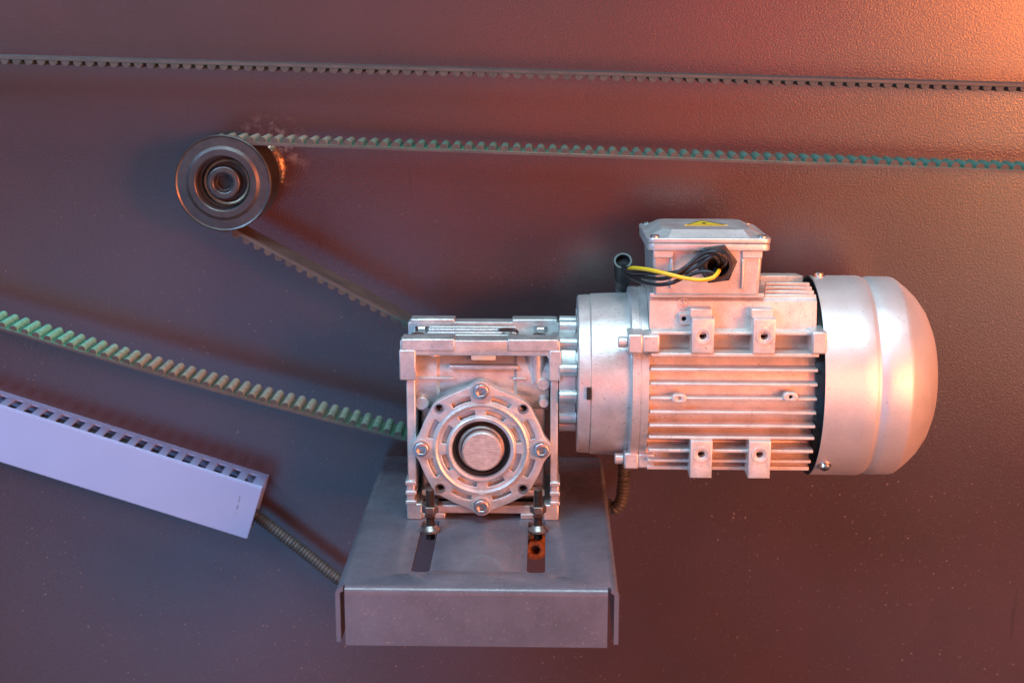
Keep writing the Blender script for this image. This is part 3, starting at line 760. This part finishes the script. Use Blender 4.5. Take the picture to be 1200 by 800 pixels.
# plateau with cut corners and sloping sides
LX0, LX1, LF, LB = BX0-.0022, BX1+.0036, BF-.0020, BB+.001
def octo(i, c): return [(LX0+i+c, LF+i), (LX1-i-c, LF+i), (LX1-i, LF+i+c), (LX1-i, LB-i-c), (LX1-i-c, LB-i), (LX0+i+c, LB-i), (LX0+i, LB-i-c), (LX0+i, LF+i+c)]
a_, b_ = octo(.0008, .013), octo(.0115, .006); n = 8
zt0, zt1 = BZ1+.0038, BZ1+.0092
b_ = [(x, y) for x, y in b_]
part('lid_plateau', MB().add([(x, y, zt0) for x, y in a_]+[(x, y, zt1) for x, y in b_], [tuple(range(8, 16))]+[(i, (i+1) % 8, 8+(i+1) % 8, 8+i) for i in range(8)]+[tuple(range(7, -1, -1))]), M_casing, lid, bev=.0009, ang=20)
for x, y in ((LX0+.0042, LF+.0042), (LX1-.0042, LF+.0042), (LX0+.0042, LB-.0042), (LX1-.0042, LB-.0042)):
    part('lid_screw', MB().lathe([(0, .0036), (.0012, .0036), (.0020, .0026)], AXU(x, y, BZ1+.0040), 20), M_zinc, lid)
# yellow warning triangle with a black flash
tx, ty = (LX0+LX1)/2+.0015, MY-.008
tri = [(tx-.0165, ty-.0150), (tx+.0165, ty-.0150), (tx, ty+.0200)]
stk = part('warning_sticker', MB().prism(tri, AXU(0, 0, zt1+.0001), .0003), M_sticker, lid, label='yellow warning triangle with a black lightning flash', bev=0)
def tri_ring(k0, k1):
    c = (tx, ty-.003); return [(c[0]+(x-c[0])*k0, c[1]+(y-c[1])*k0) for x, y in tri], [(c[0]+(x-c[0])*k1, c[1]+(y-c[1])*k1) for x, y in tri]
o1, i1 = tri_ring(.90, .80)
mb = MB(); mb.add([(x, y, zt1+.0006) for x, y in o1+i1], [(0,1,4,3),(1,2,5,4),(2,0,3,5)]); part('sticker_border', mb, M_ink, stk)
fl = [(.0008,.0062),(-.0030,.0002),(-.0004,.0006),(-.0018,-.0064),(.0030,.0010),(.0004,.0006)]
part('lightning_flash', MB().prism([(tx+x, ty-.0025+y*.9) for x, y in fl][::-1], AXU(0, 0, zt1+.0004), .0002), M_ink, stk)
# gland
gq = P(840, 313.5, BF-.004)
gl = part('cable_gland', plate([(gq.x+x, gq.z+z) for x, z in circ(0, 0, .0152, 6, R(8))], [circ(gq.x, gq.z, .0088, 32)], .008, .0012, FRONT(BF-.0005)), M_black, tb)
part('gland_collar', MB().lathe([(0, .0078), (0, .0122), (.0065, .0116), (.0085, .0100), (.0085, .0080)], AXF(gq.x, BF-.0084, gq.z), 48, True), M_black, gl, ang=50)
part('gland_bore', MB().lathe([(0, .0090), (.001, .0090)], AXF(gq.x, BF-.0005, gq.z), 24), M_hole, gl)

XF = None
# ------------------------------------------------------------------ wires
def wpts(l): return [P(px, py, y) for px, py, y in l]
GY = BF-.0165
wires = [
 ('black wire looping highest out of the gland', M_wire, .0015, [(840,312,BF-.004),(842,305,GY-.004),(832,299,GY-.006),(818,305,GY-.003),(796,318,GY),(768,320,GY+.012),(740,319,GY+.035),(730,315,MY-.010),(728,312,MY-.002),(729,318,MY+.007)]),
 ('black wire sagging lowest below the yellow one', M_wire, .0015, [(838,314,BF-.004),(838,320,GY-.005),(824,318,GY-.004),(806,323,GY),(785,332,GY),(762,333,GY+.012),(742,326,GY+.035),(731,317,MY-.010),(730,313,MY-.003),(730,319,MY+.007)]),
 ('black wire in the middle of the bundle', M_wire, .0015, [(843,312,BF-.004),(847,303,GY-.005),(838,295,GY-.008),(822,298,GY-.004),(805,312,GY-.002),(780,326,GY),(752,324,GY+.025),(735,316,MY-.010),(732,312,MY-.002),(731,318,MY+.008)]),
 ('dark bluish wire curling round the gland mouth', M_wire, .0014, [(844,316,BF-.004),(850,308,GY-.003),(846,298,GY-.006),(832,302,GY-.006),(816,313,GY-.003),(795,321,GY+.002),(765,317,GY+.014),(742,314,GY+.035),(733,314,MY-.010),(731,311,MY-.001),(731,317,MY+.008)]),
 ('yellow and green earth wire arching out of the gland', M_yellow, .0015, [(842,316,BF-.004),(842,318,GY-.005),(836,325,GY-.010),(822,328,GY-.010),(803,326,GY-.006),(782,321,GY-.002),(760,316,GY+.010),(742,314,GY+.032),(734,316,MY-.011),(732,313,MY-.004),(731,318,MY+.006)]),
]
for lab, m, r, l in wires:
    mb = MB().tube(smooth_path(wpts(l), .0025), r, 12)
    o = part('wire', mb, m, None, ang=60); o['label'] = lab+', between terminal box and conduit'; o['category'] = 'wire'; o['group'] = 'motor supply wires'

# ------------------------------------------------------------------ corrugated conduit
cp = [P(730, 310, MY), P(730, 324, MY+.014), P(729, 352, MY+.040), Vector((.064, -.038, MZ)), Vector((.066, -.036, MZ-.05)), P(731, 560, -.040), P(722, 595, -.040), Vector((.040, -.030, ZP-.032)), Vector((-.03, -.030, ZP-.070)), P(470, 722, -.024), P(405, 684, -.022), P(352, 643, -.020), P(305, 607, -.020), P(270, 582, -.020)]
sp2 = smooth_path(cp, .0008)
cum = [0]
for i in range(1, len(sp2)): cum.append(cum[-1]+(sp2[i]-sp2[i-1]).length)
rad = [.0049+.0008*(1 if math.sin(2*PI*c/.0031) > 0 else -.6) for c in cum]
for i in range(len(cum)):
    if cum[i] < .030: rad[i] = .0062
root = thing('corrugated_conduit', 'black corrugated conduit running behind motor and bracket to the slotted duct', 'conduit', (cp[0].x, MY, MZ))
part('corrugated_tube', MB().tube(sp2, rad, 14), M_conduit, root, ang=60)
e = cp[0]; t = (cp[0]-cp[1]).normalized()
M4 = Matrix.Translation(e) @ t.to_track_quat('Z', 'Y').to_matrix().to_4x4()
part('open_end', MB().lathe([(-.020, .0062), (-.018, .0068), (.006, .0070), (.006, .0056), (.0002, .0054), (.0002, .0062)], M4, 32, True), M_black, root, ang=50)
part('conduit_bore', MB().lathe([(0, .0056), (.0006, .0056)], M4, 20), M_hole, root)

# ------------------------------------------------------------------ slotted wiring duct
YD = -.0395
A = P(305.8, 573, YD); Bq = P(289.5, 630, YD); Cq = P(8, 479.5, YD)
dd = (Cq-A).normalized()                          # pointing up-left
nn = Vector((dd.z, 0, -dd.x)); 
if nn.z > 0: nn = -nn                              # downwards across the front face
Hd = (Bq-A).length; Ld = .46
root = thing('wiring_duct', 'lilac grey slotted plastic wiring duct slanting down at the lower left', 'duct', A+nn*Hd)
def DM(org, ex, ey, ez): 
    return Matrix(((ex.x,ey.x,ez.x,org.x),(ex.y,ey.y,ez.y,org.y),(ex.z,ey.z,ez.z,org.z),(0,0,0,1)))
yv = Vector((0, 1, 0))
part('cover', plate(rrect(-.001, Ld, -.0014, Hd+.0004, .0012, 3), [], .0016, .0005, DM(A, dd, nn, -yv)), M_duct, root)
pitch = .01435
slots = [rrect(.0095+pitch*k,   .0095+pitch*k+.0072, .0030, .0300, .0008, 3) for k in range(int((Ld-.02)/pitch))]
DW = -YD-.0012
part('slotted_side', plate([(0, .0003), (Ld, .0003), (Ld, DW), (0, DW)], slots, .0015, .0003, DM(A, dd, yv, nn)), M_duct, root)
part('slotted_side', plate([(0, .0003), (Ld, .0003), (Ld, DW), (0, DW)], slots, .0015, .0003, DM(A+nn*(Hd-.0030), dd, yv, nn)), M_duct, root)
part('back', plate([(0, 0), (Ld, 0), (Ld, Hd-.001), (0, Hd-.001)], [], .0011, .0003, DM(A+yv*(-YD-.00005), dd, nn, -yv)), M_duct, root)
# folded lip where cover grips the side
lp = MB().tube([A+dd*(-.0008)+yv*.0012-nn*.0012, A+dd*Ld+yv*.0012-nn*.0012], .0011, 10)
part('cover_lip', lp, M_duct, root)

mid = A+nn*(Hd*.5)+yv*(-YD*.5)
for k, (o1_, o2_, lab_) in enumerate(((-.0075, .001, 'upper dark tube added inside the slotted duct to blacken its slots'), (.009, .003, 'lower dark tube added inside the slotted duct to blacken its slots'))):
    rr2 = .0125
    pts = [mid+dd*t_+nn*(o1_+.0015*math.sin(t_*31+k))+yv*o2_ for t_ in [.016+Ld*.95*i/30 for i in range(31)]]
    o = part('dark_slot_filler', MB().tube(pts, .0132 if k == 0 else .008, 14), M_black, None, ang=60); o['label'] = lab_; o['category'] = 'dark_slot_filler'  # unseen tubes added so the slots show dark inside

# small dark rubbed marks near the duct's right end
mk = MB(); rnd = random.Random(11)
for k in range(9):
    u_ = .0155+rnd.uniform(-.0006, .0006); v_ = .012+k*.0021; hw_ = rnd.uniform(.0002, .0006); hh_ = rnd.uniform(.0003, .0008)
    if k in (3, 6): continue
    c_ = A+dd*u_+nn*v_; c_.y = A.y-.0018
    q_ = [c_+dd*a_*hw_+nn*b_*hh_ for a_, b_ in ((-1,-1),(1,-1),(1,1),(-1,1))]
    q2_ = [v+Vector((0, .0003, 0)) for v in q_]
    mk.add(q_+q2_, [(0,1,2,3),(7,6,5,4),(0,4,5,1),(1,5,6,2),(2,6,7,3),(3,7,4,0)])
part('rub_marks', mk, mat('rubbed_grey', (.13,.14,.20), .6), bpy.data.objects['wiring_duct'])
